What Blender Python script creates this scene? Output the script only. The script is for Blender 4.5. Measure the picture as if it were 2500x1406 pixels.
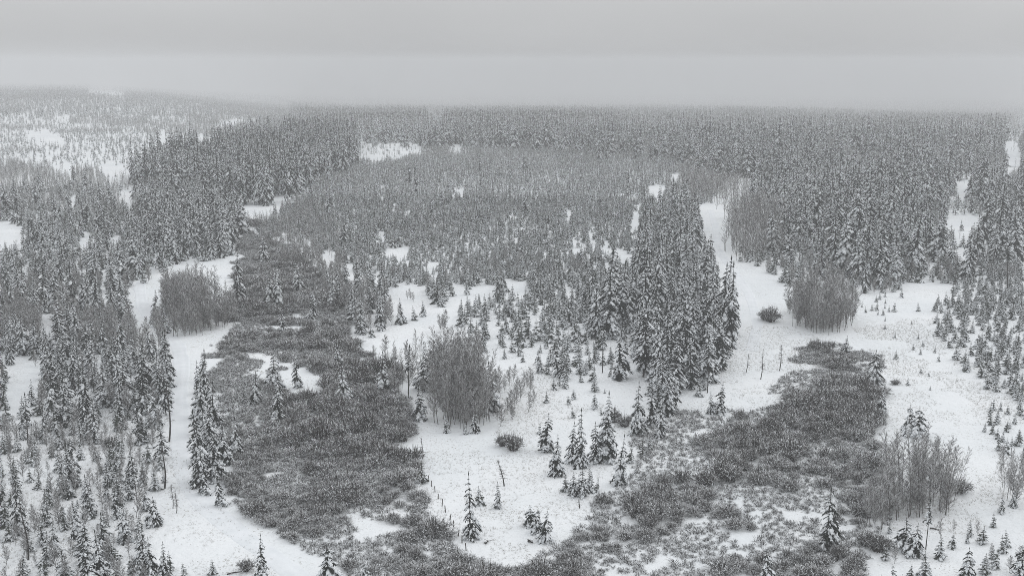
import bpy, math, random
import numpy as np

for o in list(bpy.data.objects):
    bpy.data.objects.remove(o, do_unlink=True)
scene = bpy.context.scene
R = math.radians
rng = np.random.default_rng(11)
random.seed(11)

# ------------------------------------------------------------------ camera
CAM_Z, FPX, CX, CY = 60.0, 2700.0, 1250.0, 703.0
PITCH = math.atan(553.0 / FPX)
cam_data = bpy.data.cameras.new("camera")
cam = bpy.data.objects.new("camera", cam_data)
scene.collection.objects.link(cam)
cam.location = (0, 0, CAM_Z)
cam.rotation_euler = (R(90) - PITCH, 0, 0)
cam_data.sensor_width = 36.0
cam_data.lens = FPX / 2500.0 * 36.0
cam_data.clip_start = 0.5
cam_data.clip_end = 20000
scene.camera = cam

# ------------------------------------------------------------------ sky: low overcast
SUN_ELEV, SUN_ROT = R(38), R(60)
world = bpy.data.worlds.new("World")
scene.world = world
world.use_nodes = True
wn, wl = world.node_tree.nodes, world.node_tree.links
wn.clear()
w_out = wn.new("ShaderNodeOutputWorld")
w_bg = wn.new("ShaderNodeBackground")
sky = wn.new("ShaderNodeTexSky")
sky.sky_type = 'NISHITA'
sky.sun_disc = False
sky.sun_elevation = SUN_ELEV
sky.sun_rotation = SUN_ROT
sky.dust_density = 6.0
sky.air_density = 1.5
hs = wn.new("ShaderNodeHueSaturation")
hs.inputs["Saturation"].default_value = 0.12
wl.new(sky.outputs[0], hs.inputs["Color"])
tc = wn.new("ShaderNodeTexCoord")
sep = wn.new("ShaderNodeSeparateXYZ")
wl.new(tc.outputs["Generated"], sep.inputs[0])
ramp = wn.new("ShaderNodeValToRGB")          # cloud deck: duller at the horizon, brighter overhead
cr = ramp.color_ramp
cr.elements[0].position = 0.0
cr.elements[0].color = (0.455, 0.46, 0.467, 1)
cr.elements[1].position = 1.0
cr.elements[1].color = (0.97, 0.98, 1.0, 1)
e = cr.elements.new(0.04); e.color = (0.50, 0.507, 0.515, 1)
e = cr.elements.new(0.10); e.color = (0.61, 0.62, 0.63, 1)
e = cr.elements.new(0.35); e.color = (0.76, 0.77, 0.785, 1)
wl.new(sep.outputs["Z"], ramp.inputs[0])
cloud = wn.new("ShaderNodeTexNoise")         # soft unevenness of the cloud base
cloud.inputs["Scale"].default_value = 3.0
cloud.inputs["Detail"].default_value = 3.0
cmap = wn.new("ShaderNodeMapping")
cmap.inputs["Scale"].default_value = (1.0, 1.0, 2.2)
wl.new(tc.outputs["Generated"], cmap.inputs[0])
wl.new(cmap.outputs[0], cloud.inputs["Vector"])
cm = wn.new("ShaderNodeMapRange")
cm.inputs["To Min"].default_value = 8.6
cm.inputs["To Max"].default_value = 11.4
wl.new(cloud.outputs["Fac"], cm.inputs["Value"])
mul = wn.new("ShaderNodeVectorMath"); mul.operation = 'SCALE'
wl.new(ramp.outputs[0], mul.inputs[0])
wl.new(cm.outputs[0], mul.inputs["Scale"])
mix = wn.new("ShaderNodeMix"); mix.data_type = 'RGBA'
mix.inputs[0].default_value = 0.93
wl.new(hs.outputs[0], mix.inputs[6])
wl.new(mul.outputs[0], mix.inputs[7])
wl.new(mix.outputs[2], w_bg.inputs["Color"])
w_bg.inputs["Strength"].default_value = 0.1
wl.new(w_bg.outputs[0], w_out.inputs["Surface"])

sun_data = bpy.data.lights.new("sun", 'SUN')
sun_data.energy = 0.5
sun_data.angle = R(50)
sun_data.color = (1.0, 0.98, 0.95)
sun = bpy.data.objects.new("sun", sun_data)
scene.collection.objects.link(sun)
sun.rotation_euler = (R(90) - SUN_ELEV, 0, math.pi - SUN_ROT)

scene.view_settings.view_transform = 'Standard'
scene.view_settings.look = 'None'
scene.view_settings.gamma = 1.0
scene.view_settings.exposure = 0.15
scene.cycles.max_bounces = 6
scene.cycles.diffuse_bounces = 3
scene.cycles.volume_bounces = 2
scene.cycles.transparent_max_bounces = 8
scene.cycles.use_denoising = True
scene.cycles.denoising_prefilter = 'NONE'
scene.cycles.use_adaptive_sampling = False
scene.cycles.pixel_filter_type = 'BLACKMAN_HARRIS'
scene.cycles.filter_width = 0.9

# ------------------------------------------------------------------ helpers
C = scene.collection.objects

def tag(o, label=None, cat=None, group=None, kind=None):
    if label: o["label"] = label
    if cat: o["category"] = cat
    if group: o["group"] = group
    if kind: o["kind"] = kind
    return o

def _hash(ix, iy, seed):
    n = (ix.astype(np.int64) * 374761393 + iy.astype(np.int64) * 668265263 + seed * 1442695041) & 0xFFFFFFFF
    n = ((n ^ (n >> 13)) * 1274126177) & 0xFFFFFFFF
    n = n ^ (n >> 16)
    return (n & 0xFFFF) / 65535.0

def vnoise(x, y, s, seed=0):
    x = np.asarray(x, float) / s; y = np.asarray(y, float) / s
    ix = np.floor(x); iy = np.floor(y)
    fx = x - ix; fy = y - iy
    fx = fx * fx * (3 - 2 * fx); fy = fy * fy * (3 - 2 * fy)
    a = _hash(ix, iy, seed); b = _hash(ix + 1, iy, seed)
    c = _hash(ix, iy + 1, seed); d = _hash(ix + 1, iy + 1, seed)
    return (a * (1 - fx) + b * fx) * (1 - fy) + (c * (1 - fx) + d * fx) * fy - 0.5

def smooth(a, b, v):
    t = np.clip((v - a) / (b - a), 0, 1)
    return t * t * (3 - 2 * t)

def height(x, y):
    x = np.asarray(x, float); y = np.asarray(y, float)
    d = np.hypot(x, y)
    h = 1.6 * vnoise(x, y, 60, 1) + 0.5 * vnoise(x, y, 17, 2) + 0.34 * vnoise(x, y, 4.5, 3)
    h = h * (0.6 + 0.4 * smooth(140, 420, d))
    h = h + 4.0 * vnoise(x, y, 170, 4) * smooth(260, 600, d)
    yy = np.maximum(y, 1.0)
    west = smooth(-0.13, -0.41, x / yy)                    # the western flank keeps its height, the rest of the plain falls away
    yk = y + 90 * vnoise(x, y, 350, 12) + 35 * vnoise(x, y, 150, 13)
    drop = np.interp(yk, [720, 850, 1200, 1600, 2300, 3200, 4600, 6500, 13000], [0, 2, 14, 29, 53, 79, 117, 160, 290])
    drop_w = np.interp(yk, [900, 2000, 3500, 6000, 13000], [0, 3, 24, 80, 260])
    drop = drop * (1 + 0.10 * smooth(0.16, 0.46, x / yy))
    h = h - (drop * (1 - west) + drop_w * west)
    h = h + west * 7.0 * np.exp(-((y - 1900) / 650.0) ** 2) + 5.0 * np.exp(-(((x + 300) / 150.0) ** 2 + ((y - 720) / 200.0) ** 2))
    h = h + (6.0 * vnoise(x, y, 480, 8) + 15.0 * vnoise(x, y, 950, 14)) * smooth(950, 2200, d)
    return h

sp, cp = math.sin(PITCH), math.cos(PITCH)

def project(x, y, z):
    zz = z - CAM_Z
    f = y * cp - zz * sp
    u = y * sp + zz * cp
    f = np.maximum(f, 1e-3)
    return CX + FPX * x / f, CY - FPX * u / f, f

T_STEPS = np.geomspace(100, 12000, 2000)

def ground(px, py):
    """the point of the terrain that a pixel of the photograph shows"""
    u = (px - CX) / FPX; v = (CY - py) / FPX
    dx, dy, dz = u, cp + v * sp, -sp + v * cp
    X = dx * T_STEPS; Y = dy * T_STEPS; Z = CAM_Z + dz * T_STEPS
    below = np.nonzero(Z < height(X, Y))[0]
    i = below[0] if len(below) else len(T_STEPS) - 1
    lo, hi = T_STEPS[max(i - 1, 0)], T_STEPS[i]
    for _ in range(14):
        m = 0.5 * (lo + hi)
        if CAM_Z + dz * m < height(dx * m, dy * m): hi = m
        else: lo = m
    return np.array([dx * hi, dy * hi, float(height(dx * hi, dy * hi))])

def tall(px, base, ytop):
    """height of an upright thing whose foot is at base and whose top shows at pixel row ytop"""
    v = (CY - ytop) / FPX
    t = base[1] / (cp + v * sp)
    return CAM_Z + (-sp + v * cp) * t - base[2]

def inpoly(px, py, poly):
    px = np.asarray(px); py = np.asarray(py)
    inside = np.zeros(px.shape, bool)
    n = len(poly)
    for i in range(n):
        x0, y0 = poly[i]; x1, y1 = poly[(i + 1) % n]
        if y0 == y1: continue
        c = ((y0 > py) != (y1 > py)) & (px < (x1 - x0) * (py - y0) / (y1 - y0) + x0)
        inside ^= c
    return inside

# ------------------------------------------------------------------ materials
def new_mat(name):
    m = bpy.data.materials.new(name); m.use_nodes = True
    nt = m.node_tree
    return m, nt.nodes, nt.links, nt.nodes["Principled BSDF"]

def noise_node(N, L, scale, detail=3, coord="Object", vec=None):
    t = N.new("ShaderNodeTexNoise"); t.inputs["Scale"].default_value = scale; t.inputs["Detail"].default_value = detail
    if vec is None:
        c = N.new("ShaderNodeTexCoord"); vec = c.outputs[coord]
    L.new(vec, t.inputs["Vector"])
    return t

def two_tone(N, L, fac, a, b):
    r = N.new("ShaderNodeValToRGB")
    r.color_ramp.elements[0].color = (*a, 1); r.color_ramp.elements[1].color = (*b, 1)
    r.color_ramp.elements[0].position = 0.35; r.color_ramp.elements[1].position = 0.65
    L.new(fac, r.inputs[0])
    return r

def mat_snow(name="snow", a=(0.80, 0.83, 0.855), b=(0.85, 0.88, 0.90), bump=0.0, scale=0.5):
    m, N, L, P = new_mat(name)
    n = noise_node(N, L, scale, 4)
    r = two_tone(N, L, n.outputs["Fac"], a, b)
    L.new(r.outputs[0], P.inputs["Base Color"])
    P.inputs["Roughness"].default_value = 0.75
    P.inputs["Specular IOR Level"].default_value = 0.2
    if bump:
        n2 = noise_node(N, L, 1.3, 6)
        bp = N.new("ShaderNodeBump"); bp.inputs["Strength"].default_value = bump; bp.inputs["Distance"].default_value = 0.3
        L.new(n2.outputs["Fac"], bp.inputs["Height"]); L.new(bp.outputs[0], P.inputs["Normal"])
    return m

def mat_needles(name, a, b):
    m, N, L, P = new_mat(name)
    n = noise_node(N, L, 2.5, 3)
    r = two_tone(N, L, n.outputs["Fac"], a, b)
    oi = N.new("ShaderNodeObjectInfo")
    mr = N.new("ShaderNodeMapRange"); mr.inputs["To Min"].default_value = 0.75; mr.inputs["To Max"].default_value = 1.3
    L.new(oi.outputs["Random"], mr.inputs["Value"])
    sc = N.new("ShaderNodeVectorMath"); sc.operation = 'SCALE'
    L.new(r.outputs[0], sc.inputs[0]); L.new(mr.outputs[0], sc.inputs["Scale"])
    L.new(sc.outputs[0], P.inputs["Base Color"])
    P.inputs["Roughness"].default_value = 0.8
    P.inputs["Specular IOR Level"].default_value = 0.15
    return m

def mat_bark(name, a, b, snow_from=0.35, snow_to=0.7, snow_amount=1.0):
    """bark with snow lying on every face that looks up"""
    m, N, L, P = new_mat(name)
    n = noise_node(N, L, 3.0, 4)
    r = two_tone(N, L, n.outputs["Fac"], a, b)
    g = N.new("ShaderNodeNewGeometry")
    s = N.new("ShaderNodeSeparateXYZ"); L.new(g.outputs["True Normal"], s.inputs[0])
    mr = N.new("ShaderNodeMapRange"); mr.interpolation_type = 'SMOOTHSTEP'
    mr.inputs["From Min"].default_value = snow_from; mr.inputs["From Max"].default_value = snow_to
    mr.inputs["To Max"].default_value = snow_amount
    L.new(s.outputs["Z"], mr.inputs["Value"])
    mx = N.new("ShaderNodeMix"); mx.data_type = 'RGBA'
    L.new(mr.outputs[0], mx.inputs[0]); L.new(r.outputs[0], mx.inputs[6]); mx.inputs[7].default_value = (0.82, 0.84, 0.86, 1)
    L.new(mx.outputs[2], P.inputs["Base Color"])
    P.inputs["Roughness"].default_value = 0.85
    P.inputs["Specular IOR Level"].default_value = 0.15
    return m

def mat_ground():
    m, N, L, P = new_mat("snow_ground")
    big = noise_node(N, L, 0.05, 4)
    r = two_tone(N, L, big.outputs["Fac"], (0.785, 0.82, 0.845), (0.855, 0.88, 0.90))
    fine = noise_node(N, L, 3.2, 5)                    # dry grass tips showing through the thin snow
    patch = noise_node(N, L, 0.11, 3)
    th = N.new("ShaderNodeMapRange"); th.inputs["From Min"].default_value = 0.57; th.inputs["From Max"].default_value = 0.70
    L.new(fine.outputs["Fac"], th.inputs["Value"])
    pa = N.new("ShaderNodeMapRange"); pa.inputs["From Min"].default_value = 0.42; pa.inputs["From Max"].default_value = 0.62
    L.new(patch.outputs["Fac"], pa.inputs["Value"])
    mu = N.new("ShaderNodeMath"); mu.operation = 'MULTIPLY'
    L.new(th.outputs[0], mu.inputs[0]); L.new(pa.outputs[0], mu.inputs[1])
    mx = N.new("ShaderNodeMix"); mx.data_type = 'RGBA'
    L.new(mu.outputs[0], mx.inputs[0]); L.new(r.outputs[0], mx.inputs[6]); mx.inputs[7].default_value = (0.33, 0.32, 0.29, 1)
    # land cover past the modelled forest: mottled woodland
    tc2 = N.new("ShaderNodeTexCoord"); se = N.new("ShaderNodeSeparateXYZ"); L.new(tc2.outputs["Object"], se.inputs[0])
    fw = N.new("ShaderNodeMapRange"); fw.inputs["From Min"].default_value = 3500; fw.inputs["From Max"].default_value = 7000
    L.new(se.outputs["Y"], fw.inputs["Value"])
    wood = noise_node(N, L, 0.03, 5); wr = two_tone(N, L, wood.outputs["Fac"], (0.12, 0.125, 0.125), (0.32, 0.33, 0.335))
    mf = N.new("ShaderNodeMix"); mf.data_type = 'RGBA'
    L.new(fw.outputs[0], mf.inputs[0]); L.new(mx.outputs[2], mf.inputs[6]); L.new(wr.outputs[0], mf.inputs[7])
    L.new(mf.outputs[2], P.inputs["Base Color"])
    b1 = noise_node(N, L, 0.8, 6)
    bp = N.new("ShaderNodeBump"); bp.inputs["Strength"].default_value = 0.7; bp.inputs["Distance"].default_value = 0.5
    L.new(b1.outputs["Fac"], bp.inputs["Height"]); L.new(bp.outputs[0], P.inputs["Normal"])
    P.inputs["Roughness"].default_value = 0.8
    P.inputs["Specular IOR Level"].default_value = 0.2
    return m

M_SNOW = mat_snow()
M_PACKED = mat_snow("packed_snow", (0.75, 0.785, 0.815), (0.82, 0.85, 0.88), 0.25, 0.4)
M_GROUND = mat_ground()
M_SPRUCE = mat_needles("spruce_needles", (0.014, 0.018, 0.016), (0.032, 0.038, 0.032))
M_PINE = mat_needles("pine_needles", (0.045, 0.054, 0.046), (0.085, 0.094, 0.080))
M_TRUNK = mat_bark("conifer_bark", (0.030, 0.027, 0.025), (0.060, 0.054, 0.050), 0.6, 0.9, 0.8)
M_ASPEN = mat_bark("aspen_bark", (0.055, 0.052, 0.050), (0.115, 0.110, 0.105), 0.35, 0.75, 0.8)
M_TWIG = mat_bark("aspen_twigs", (0.095, 0.090, 0.087), (0.165, 0.157, 0.152), 0.05, 0.45, 0.9)
M_WILLOW = mat_bark("willow_stems", (0.030, 0.028, 0.027), (0.068, 0.061, 0.056), 0.30, 0.75, 0.75)
M_RUSSET = mat_bark("russet_stems", (0.075, 0.045, 0.032), (0.13, 0.08, 0.055), 0.3, 0.7, 0.8)
M_GRASS = mat_bark("dry_grass", (0.16, 0.145, 0.12), (0.30, 0.275, 0.23), 0.5, 0.9, 0.6)
M_WOOD = mat_bark("weathered_wood", (0.07, 0.065, 0.06), (0.14, 0.13, 0.12), 0.5, 0.8, 0.95)

# ------------------------------------------------------------------ mesh pieces
class MB:
    """collects triangles of several materials; one group of faces per slot"""
    def __init__(self): self.v = []; self.f = []; self.m = []; self.n = 0
    def add(self, V, F, m):
        self.v.append(np.asarray(V, float)); self.f.append(np.asarray(F, int) + self.n)
        self.m.append(np.full(len(F), m)); self.n += len(V)
    def mesh(self, name, mats, only=None, smooth_slots=()):
        V = np.concatenate(self.v); F = np.concatenate(self.f); M = np.concatenate(self.m)
        if only is not None:
            keep = np.isin(M, only); F = F[keep]; M = M[keep]
            used, inv = np.unique(F, return_inverse=True)
            V = V[used]; F = inv.reshape(F.shape)
            remap = {k: i for i, k in enumerate(only)}
            M = np.array([remap[k] for k in M]); mats = [mats[k] for k in only]
        me = bpy.data.meshes.new(name)
        me.vertices.add(len(V)); me.vertices.foreach_set("co", V.astype(np.float32).ravel())
        me.loops.add(F.size); me.loops.foreach_set("vertex_index", F.astype(np.int32).ravel())
        me.polygons.add(len(F))
        me.polygons.foreach_set("loop_start", np.arange(0, F.size, F.shape[1], dtype=np.int32))
        me.polygons.foreach_set("material_index", M.astype(np.int32))
        for mt in mats: me.materials.append(mt)
        me.update(calc_edges=True); me.validate()
        return me

def unit(a):
    return a / np.maximum(np.linalg.norm(a, axis=-1, keepdims=True), 1e-9)

def spindles(P0, P1, W, T, mid=0.45, up_only=False):
    """many tapered sprays at once: pointed at both ends, W half-width, T half-thickness"""
    P0 = np.asarray(P0, float); P1 = np.asarray(P1, float)
    W = np.asarray(W, float)[:, None]; T = np.asarray(T, float)[:, None]
    d = unit(P1 - P0)
    side = np.cross(d, np.array([0, 0, 1.0])); bad = np.linalg.norm(side, axis=1) < 0.05
    side[bad] = (1, 0, 0); side = unit(side)
    up = np.cross(side, d)
    Mp = P0 + (P1 - P0) * mid
    V = np.stack([P0, Mp + side * W, Mp + up * T, Mp - side * W, Mp - up * T * (0.25 if up_only else 1.0), P1], 1)
    base = np.array([[0, 2, 1], [0, 3, 2], [0, 4, 3], [0, 1, 4], [5, 1, 2], [5, 2, 3], [5, 3, 4], [5, 4, 1]])
    n = len(P0)
    F = (np.arange(n)[:, None, None] * 6 + base[None]).reshape(-1, 3)
    return V.reshape(-1, 3), F

def rods(P0, P1, R0, R1):
    """many three-sided tapering rods at once, one edge turned downward so that a flat side looks up"""
    P0 = np.asarray(P0, float); P1 = np.asarray(P1, float)
    R0 = np.asarray(R0, float)[:, None]; R1 = np.asarray(R1, float)[:, None]
    d = unit(P1 - P0)
    side = np.cross(d, np.array([0, 0, 1.0])); bad = np.linalg.norm(side, axis=1) < 0.05
    side[bad] = (1, 0, 0); side = unit(side)
    up = np.cross(side, d)
    a, b, c = side + 0.5 * up, -side + 0.5 * up, -up
    V = np.stack([P0 + a * R0, P0 + b * R0, P0 + c * R0, P1 + a * R1, P1 + b * R1, P1 + c * R1], 1)
    base = np.array([[0, 1, 4], [0, 4, 3], [1, 2, 5], [1, 5, 4], [2, 0, 3], [2, 3, 5], [3, 4, 5]])
    n = len(P0)
    F = (np.arange(n)[:, None, None] * 6 + base[None]).reshape(-1, 3)
    return V.reshape(-1, 3), F

def stem(pts, radii, n=7):
    pts = np.asarray(pts, float); k = len(pts)
    ang = np.arange(n) * 2 * math.pi / n
    ring = np.stack([np.cos(ang), np.sin(ang), 0 * ang], 1)
    V = (pts[:, None, :] + ring[None] * np.asarray(radii)[:, None, None]).reshape(-1, 3)
    F = []
    for i in range(k - 1):
        for j in range(n):
            a = i * n + j; b = i * n + (j + 1) % n
            F += [(a, b, b + n), (a, b + n, a + n)]
    top = (k - 1) * n
    F += [(top, top + j, top + j + 1) for j in range(1, n - 1)]
    return V, np.array(F)

# ------------------------------------------------------------------ conifers
def conifer(H, rad, whorls, per, seed, snow=0.6, first=0.03, rise=0.10, droop=0.72, detail=2, power=0.85, lean=0.0, trunk_r=None, ragged=0.25):
    """spruce or pine: trunk (slot 0), needle sprays (1), snow pads (2); H tall"""
    g = np.random.default_rng(seed)
    mb = MB()
    tr = trunk_r or 0.012 * H + 0.03
    bend = lambda z: np.array([lean * H * (z / H) ** 1.6 * 1.0, 0.15 * lean * H * math.sin(3 * z / H), z])
    zs = np.linspace(0, H, 9)
    V, F = stem([bend(z) for z in zs], [tr * (1 - z / H) ** 0.8 + 0.008 for z in zs], 6 if detail > 1 else 4)
    mb.add(V, F, 0)
    n0, n1, nw, nt_ = [], [], [], []
    s0, s1, sw, st = [], [], [], []
    lop, lop_a, snow_mean = g.uniform(0.05, 0.28), g.uniform(0, 6.28), snow
    for i in range(whorls):
        snow = min(0.95, snow_mean * g.uniform(0.65, 1.35))
        t = first + (0.985 - first) * (i + g.uniform(-0.3, 0.3)) / whorls
        t = min(max(t, first), 0.985)
        z0 = t * H
        tt = (t - first) / (1 - first)
        L0 = rad * ((1 - tt) ** power) * (0.82 + 0.18 * min(1, tt / 0.12)) + 0.012 * H
        nb = max(3, int(round(per * (0.65 + 0.45 * (1 - tt)))))
        a0 = g.uniform(0, 6.28)
        for j in range(nb):
            az = a0 + 6.283 * j / nb + g.uniform(-0.35, 0.35)
            L = L0 * g.uniform(1 - ragged, 1 + ragged * 0.8)
            L *= 1 + lop * math.cos(az - lop_a + 0.5 * math.sin(5 * t))
            if g.random() < 0.08: L *= 0.45
            rs = rise + 0.55 * max(0, tt - 0.6) + g.uniform(-0.1, 0.1)
            dr = droop * g.uniform(0.7, 1.35) * (0.6 + 0.6 * (1 - tt))
            ca, sa = math.cos(az), math.sin(az)
            heavy = g.random() < snow * (1 + 0.5 * math.sin(az * 2 + 9 * t + lop_a))
            o = bend(z0)
            pt = lambda s: np.array([o[0] + ca * L * s, o[1] + sa * L * s, o[2] + L * (rs * s - dr * s * s)])
            if detail >= 2:
                ss = (0.0, 0.42, 0.76, 1.03)
                for k in range(3):
                    n0.append(pt(ss[k] - (0.1 if k else 0))); n1.append(pt(ss[k + 1])); w = L * (0.20, 0.18, 0.12)[k]
                    nw.append(w); nt_.append((0.11, 0.06, 0.05)[k] * L + 0.02)
                for s in (0.32, 0.58, 0.82):
                    for sg in (-1, 1):
                        l = L * (0.6 - 0.34 * s) * g.uniform(0.7, 1.3)
                        a2 = az + sg * g.uniform(0.35, 0.8)
                        p = pt(s)
                        q = p + np.array([math.cos(a2) * l, math.sin(a2) * l, -l * g.uniform(0.45, 1.1)])
                        n0.append(p); n1.append(q); nw.append(0.15 * l + 0.02 * L); nt_.append(0.07 * l + 0.02)
                        if g.random() < (0.85 if heavy else 0.12):
                            up_ = np.array([ca * 0.04 * L, sa * 0.04 * L, 0.05 * L])
                            s0.append(p + up_); s1.append(p + (q - p) * g.uniform(0.75, 1.05) + up_)
                            sw.append(0.24 * l + 0.035 * L); st.append(0.12 * l + 0.045 * L)
                for _ in range(3):     # hanging sprays under the bough
                    p = pt(g.uniform(0.2, 0.9)); q = p + np.array([ca * 0.1 * L, sa * 0.1 * L, -0.34 * L]) + g.normal(0, 0.06 * L, 3)
                    n0.append(p); n1.append(q); nw.append(0.10 * L); nt_.append(0.06 * L)
                if heavy or g.random() < 0.3:
                    lift = np.array([ca * 0.03 * L, sa * 0.03 * L, 0.06 * L + 0.02])
                    a_ = g.uniform(0.08, 0.25); b_ = g.uniform(0.55, 0.75); e_ = g.uniform(0.9, 1.1)
                    s0.append(pt(a_) + lift); s1.append(pt(b_) + lift); sw.append(L * g.uniform(0.14, 0.24) * (1.0 if heavy else 0.55)); st.append(L * g.uniform(0.07, 0.13) + 0.02)
                    if heavy and g.random() < 0.9:
                        s0.append(pt(b_ - 0.22) + lift); s1.append(pt(e_) + lift); sw.append(L * g.uniform(0.17, 0.28)); st.append(L * g.uniform(0.08, 0.15) + 0.02)
            else:
                n0.append(pt(0.0)); n1.append(pt(1.0)); nw.append(L * 0.19); nt_.append(0.09 * L)
                if detail == 1:
                    for sg in (-1, 1):
                        a2 = az + sg * 0.75; p = pt(0.5); l = 0.5 * L
                        n0.append(p); n1.append(p + np.array([math.cos(a2) * l, math.sin(a2) * l, -0.4 * l])); nw.append(0.2 * l); nt_.append(0.1 * l)
                if heavy:
                    lift = np.array([0, 0, 0.10 * L + 0.02])
                    s0.append(pt(0.15) + lift); s1.append(pt(0.97) + lift); sw.append(L * g.uniform(0.28, 0.44)); st.append(L * 0.17)
                    out_ = np.array([ca * 0.10 * L, sa * 0.10 * L, 0.03 * L])
                    if g.random() < 0.75:
                        s0.append(pt(0.55) + out_); s1.append(pt(1.12) + out_); sw.append(L * g.uniform(0.22, 0.34)); st.append(L * 0.16)
    # leader
    n0.append(bend(0.93 * H)); n1.append(bend(H) + (0, 0, 0.03 * H)); nw.append(0.012 * H); nt_.append(0.012 * H)
    V, F = spindles(n0, n1, nw, nt_); mb.add(V, F, 1)
    V, F = spindles(s0, s1, sw, st, 0.5, True); mb.add(V, F, 2)
    return mb

def aspen(H, seed, detail=2, spread=0.2, first=0.14):
    """bare aspen: trunk (slot 0), branches and twigs (1)"""
    g = np.random.default_rng(seed)
    mb = MB()
    bx, by = g.uniform(-0.05, 0.05, 2) * H
    path = lambda t: np.array([bx * t * t + 0.012 * H * math.sin(5 * t + seed), by * t * t + 0.012 * H * math.cos(4 * t + seed), H * t])
    ts = np.linspace(0, 1, 8)
    V, F = stem([path(t) for t in ts], [(0.0042 * H + 0.008) * (1 - t) ** 0.8 + 0.010 for t in ts], 5)
    mb.add(V, F, 0)
    P0, P1, R0, R1 = [], [], [], []
    nb = 44 if detail >= 2 else 22
    for i in range(nb):
        t = first + (0.97 - first) * ((i + g.random()) / nb) ** 0.9
        az = g.uniform(0, 6.283); el = R(g.uniform(30, 62))
        tt = (t - first) / (1 - first)
        L = H * spread * (0.55 + 0.6 * math.sin(math.pi * min(1, 0.25 + 0.75 * tt))) * g.uniform(0.5, 1.1) * (1 - 0.45 * tt)
        d = np.array([math.cos(az) * math.cos(el), math.sin(az) * math.cos(el), math.sin(el)])
        p = path(t); m_ = p + d * L * 0.5; q = m_ + unit(d + np.array([0, 0, 0.35])) * L * 0.5
        for a, b, r0, r1 in ((p, m_, 0.026, 0.02), (m_, q, 0.02, 0.012)):
            P0.append(a); P1.append(b); R0.append(r0); R1.append(r1)
        for k in range(7 if detail >= 2 else 4):
            s = g.uniform(0.2, 1.0)
            o = p + (m_ - p) * (s * 2) if s < 0.5 else m_ + (q - m_) * (s * 2 - 1)
            dd = unit(d + g.normal(0, 0.55, 3) + np.array([0, 0, 0.25]))
            l = L * g.uniform(0.25, 0.5)
            e_ = o + dd * l
            P0.append(o); P1.append(e_); R0.append(0.017 if detail >= 2 else 0.026); R1.append(0.010 if detail >= 2 else 0.018)
            if detail >= 2:
                for _ in range(2):
                    o2 = o + dd * l * g.uniform(0.3, 0.8); d2 = unit(dd + g.normal(0, 0.6, 3))
                    P0.append(o2); P1.append(o2 + d2 * l * 0.55); R0.append(0.013); R1.append(0.008)
    V, F = rods(P0, P1, R0, R1); mb.add(V, F, 1)
    return mb

def willow(seed, stems=50, rad=1.5, H=1.8, twigs=8, r=0.03, snow=0.5, puff=(0.05, 0.12)):
    """dense shrub of arching stems (slot 0) with snow caught in its outer twigs (1)"""
    g = np.random.default_rng(seed)
    mb = MB(); P0, P1, R0, R1 = [], [], [], []
    s0, s1, sw, st = [], [], [], []
    for i in range(stems):
        az = g.uniform(0, 6.283); out = rad * math.sqrt(g.random()); hh = H * (1 - 0.5 * (out / rad) ** 2) * g.uniform(0.65, 1.1)
        b = np.array([math.cos(az), math.sin(az), 0]) * out * 0.35 + np.append(g.normal(0, 0.08, 2), 0)
        tip = np.array([math.cos(az) * out, math.sin(az) * out, hh])
        m_ = b * 0.55 + tip * 0.45 + np.array([0, 0, 0.16 * H])
        for a, c, r0, r1 in ((b, m_, r * 1.3, r), (m_, tip, r, r * 0.4)):
            P0.append(a); P1.append(c); R0.append(r0); R1.append(r1)
        dv = unit(tip - m_)
        for k in range(twigs):
            s = g.uniform(0.1, 1.0); o = m_ + (tip - m_) * s
            if g.random() < 0.3: o = b + (m_ - b) * g.uniform(0.5, 1)
            d2 = unit(dv + g.normal(0, 0.8, 3)); l = 0.28 * H * g.uniform(0.5, 1.2)
            P0.append(o); P1.append(o + d2 * l); R0.append(r * 0.9); R1.append(r * 0.35)
            if g.random() < snow * (0.25 + 0.75 * s):
                w = g.uniform(*puff)
                s0.append(o + d2 * l * 0.1 + (0, 0, 0.03)); s1.append(o + d2 * l * g.uniform(0.8, 1.1) + (0, 0, 0.03)); sw.append(w); st.append(w * 0.8)
    for i in range(stems // 2):          # fine straight whips standing out of the top
        az = g.uniform(0, 6.283); out = rad * math.sqrt(g.random()) * 0.9; b = np.array([math.cos(az) * out * 0.6, math.sin(az) * out * 0.6, 0.35 * H])
        P0.append(b); P1.append(np.array([math.cos(az) * out * 1.12, math.sin(az) * out * 1.12, H * (1.25 - 0.45 * (out / rad) ** 2) * g.uniform(0.85, 1.12)])); R0.append(r * 0.55); R1.append(r * 0.22)
    V, F = rods(P0, P1, R0, R1); mb.add(V, F, 0)
    if s0:
        V, F = spindles(s0, s1, sw, st, 0.5, True); mb.add(V, F, 1)
    return mb

CON_S = [M_TRUNK, M_SPRUCE, M_SNOW]
CON_P = [M_TRUNK, M_PINE, M_SNOW]
ASP = [M_ASPEN, M_TWIG]
WIL = [M_WILLOW, M_SNOW]
RUS = [M_RUSSET, M_SNOW]

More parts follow.
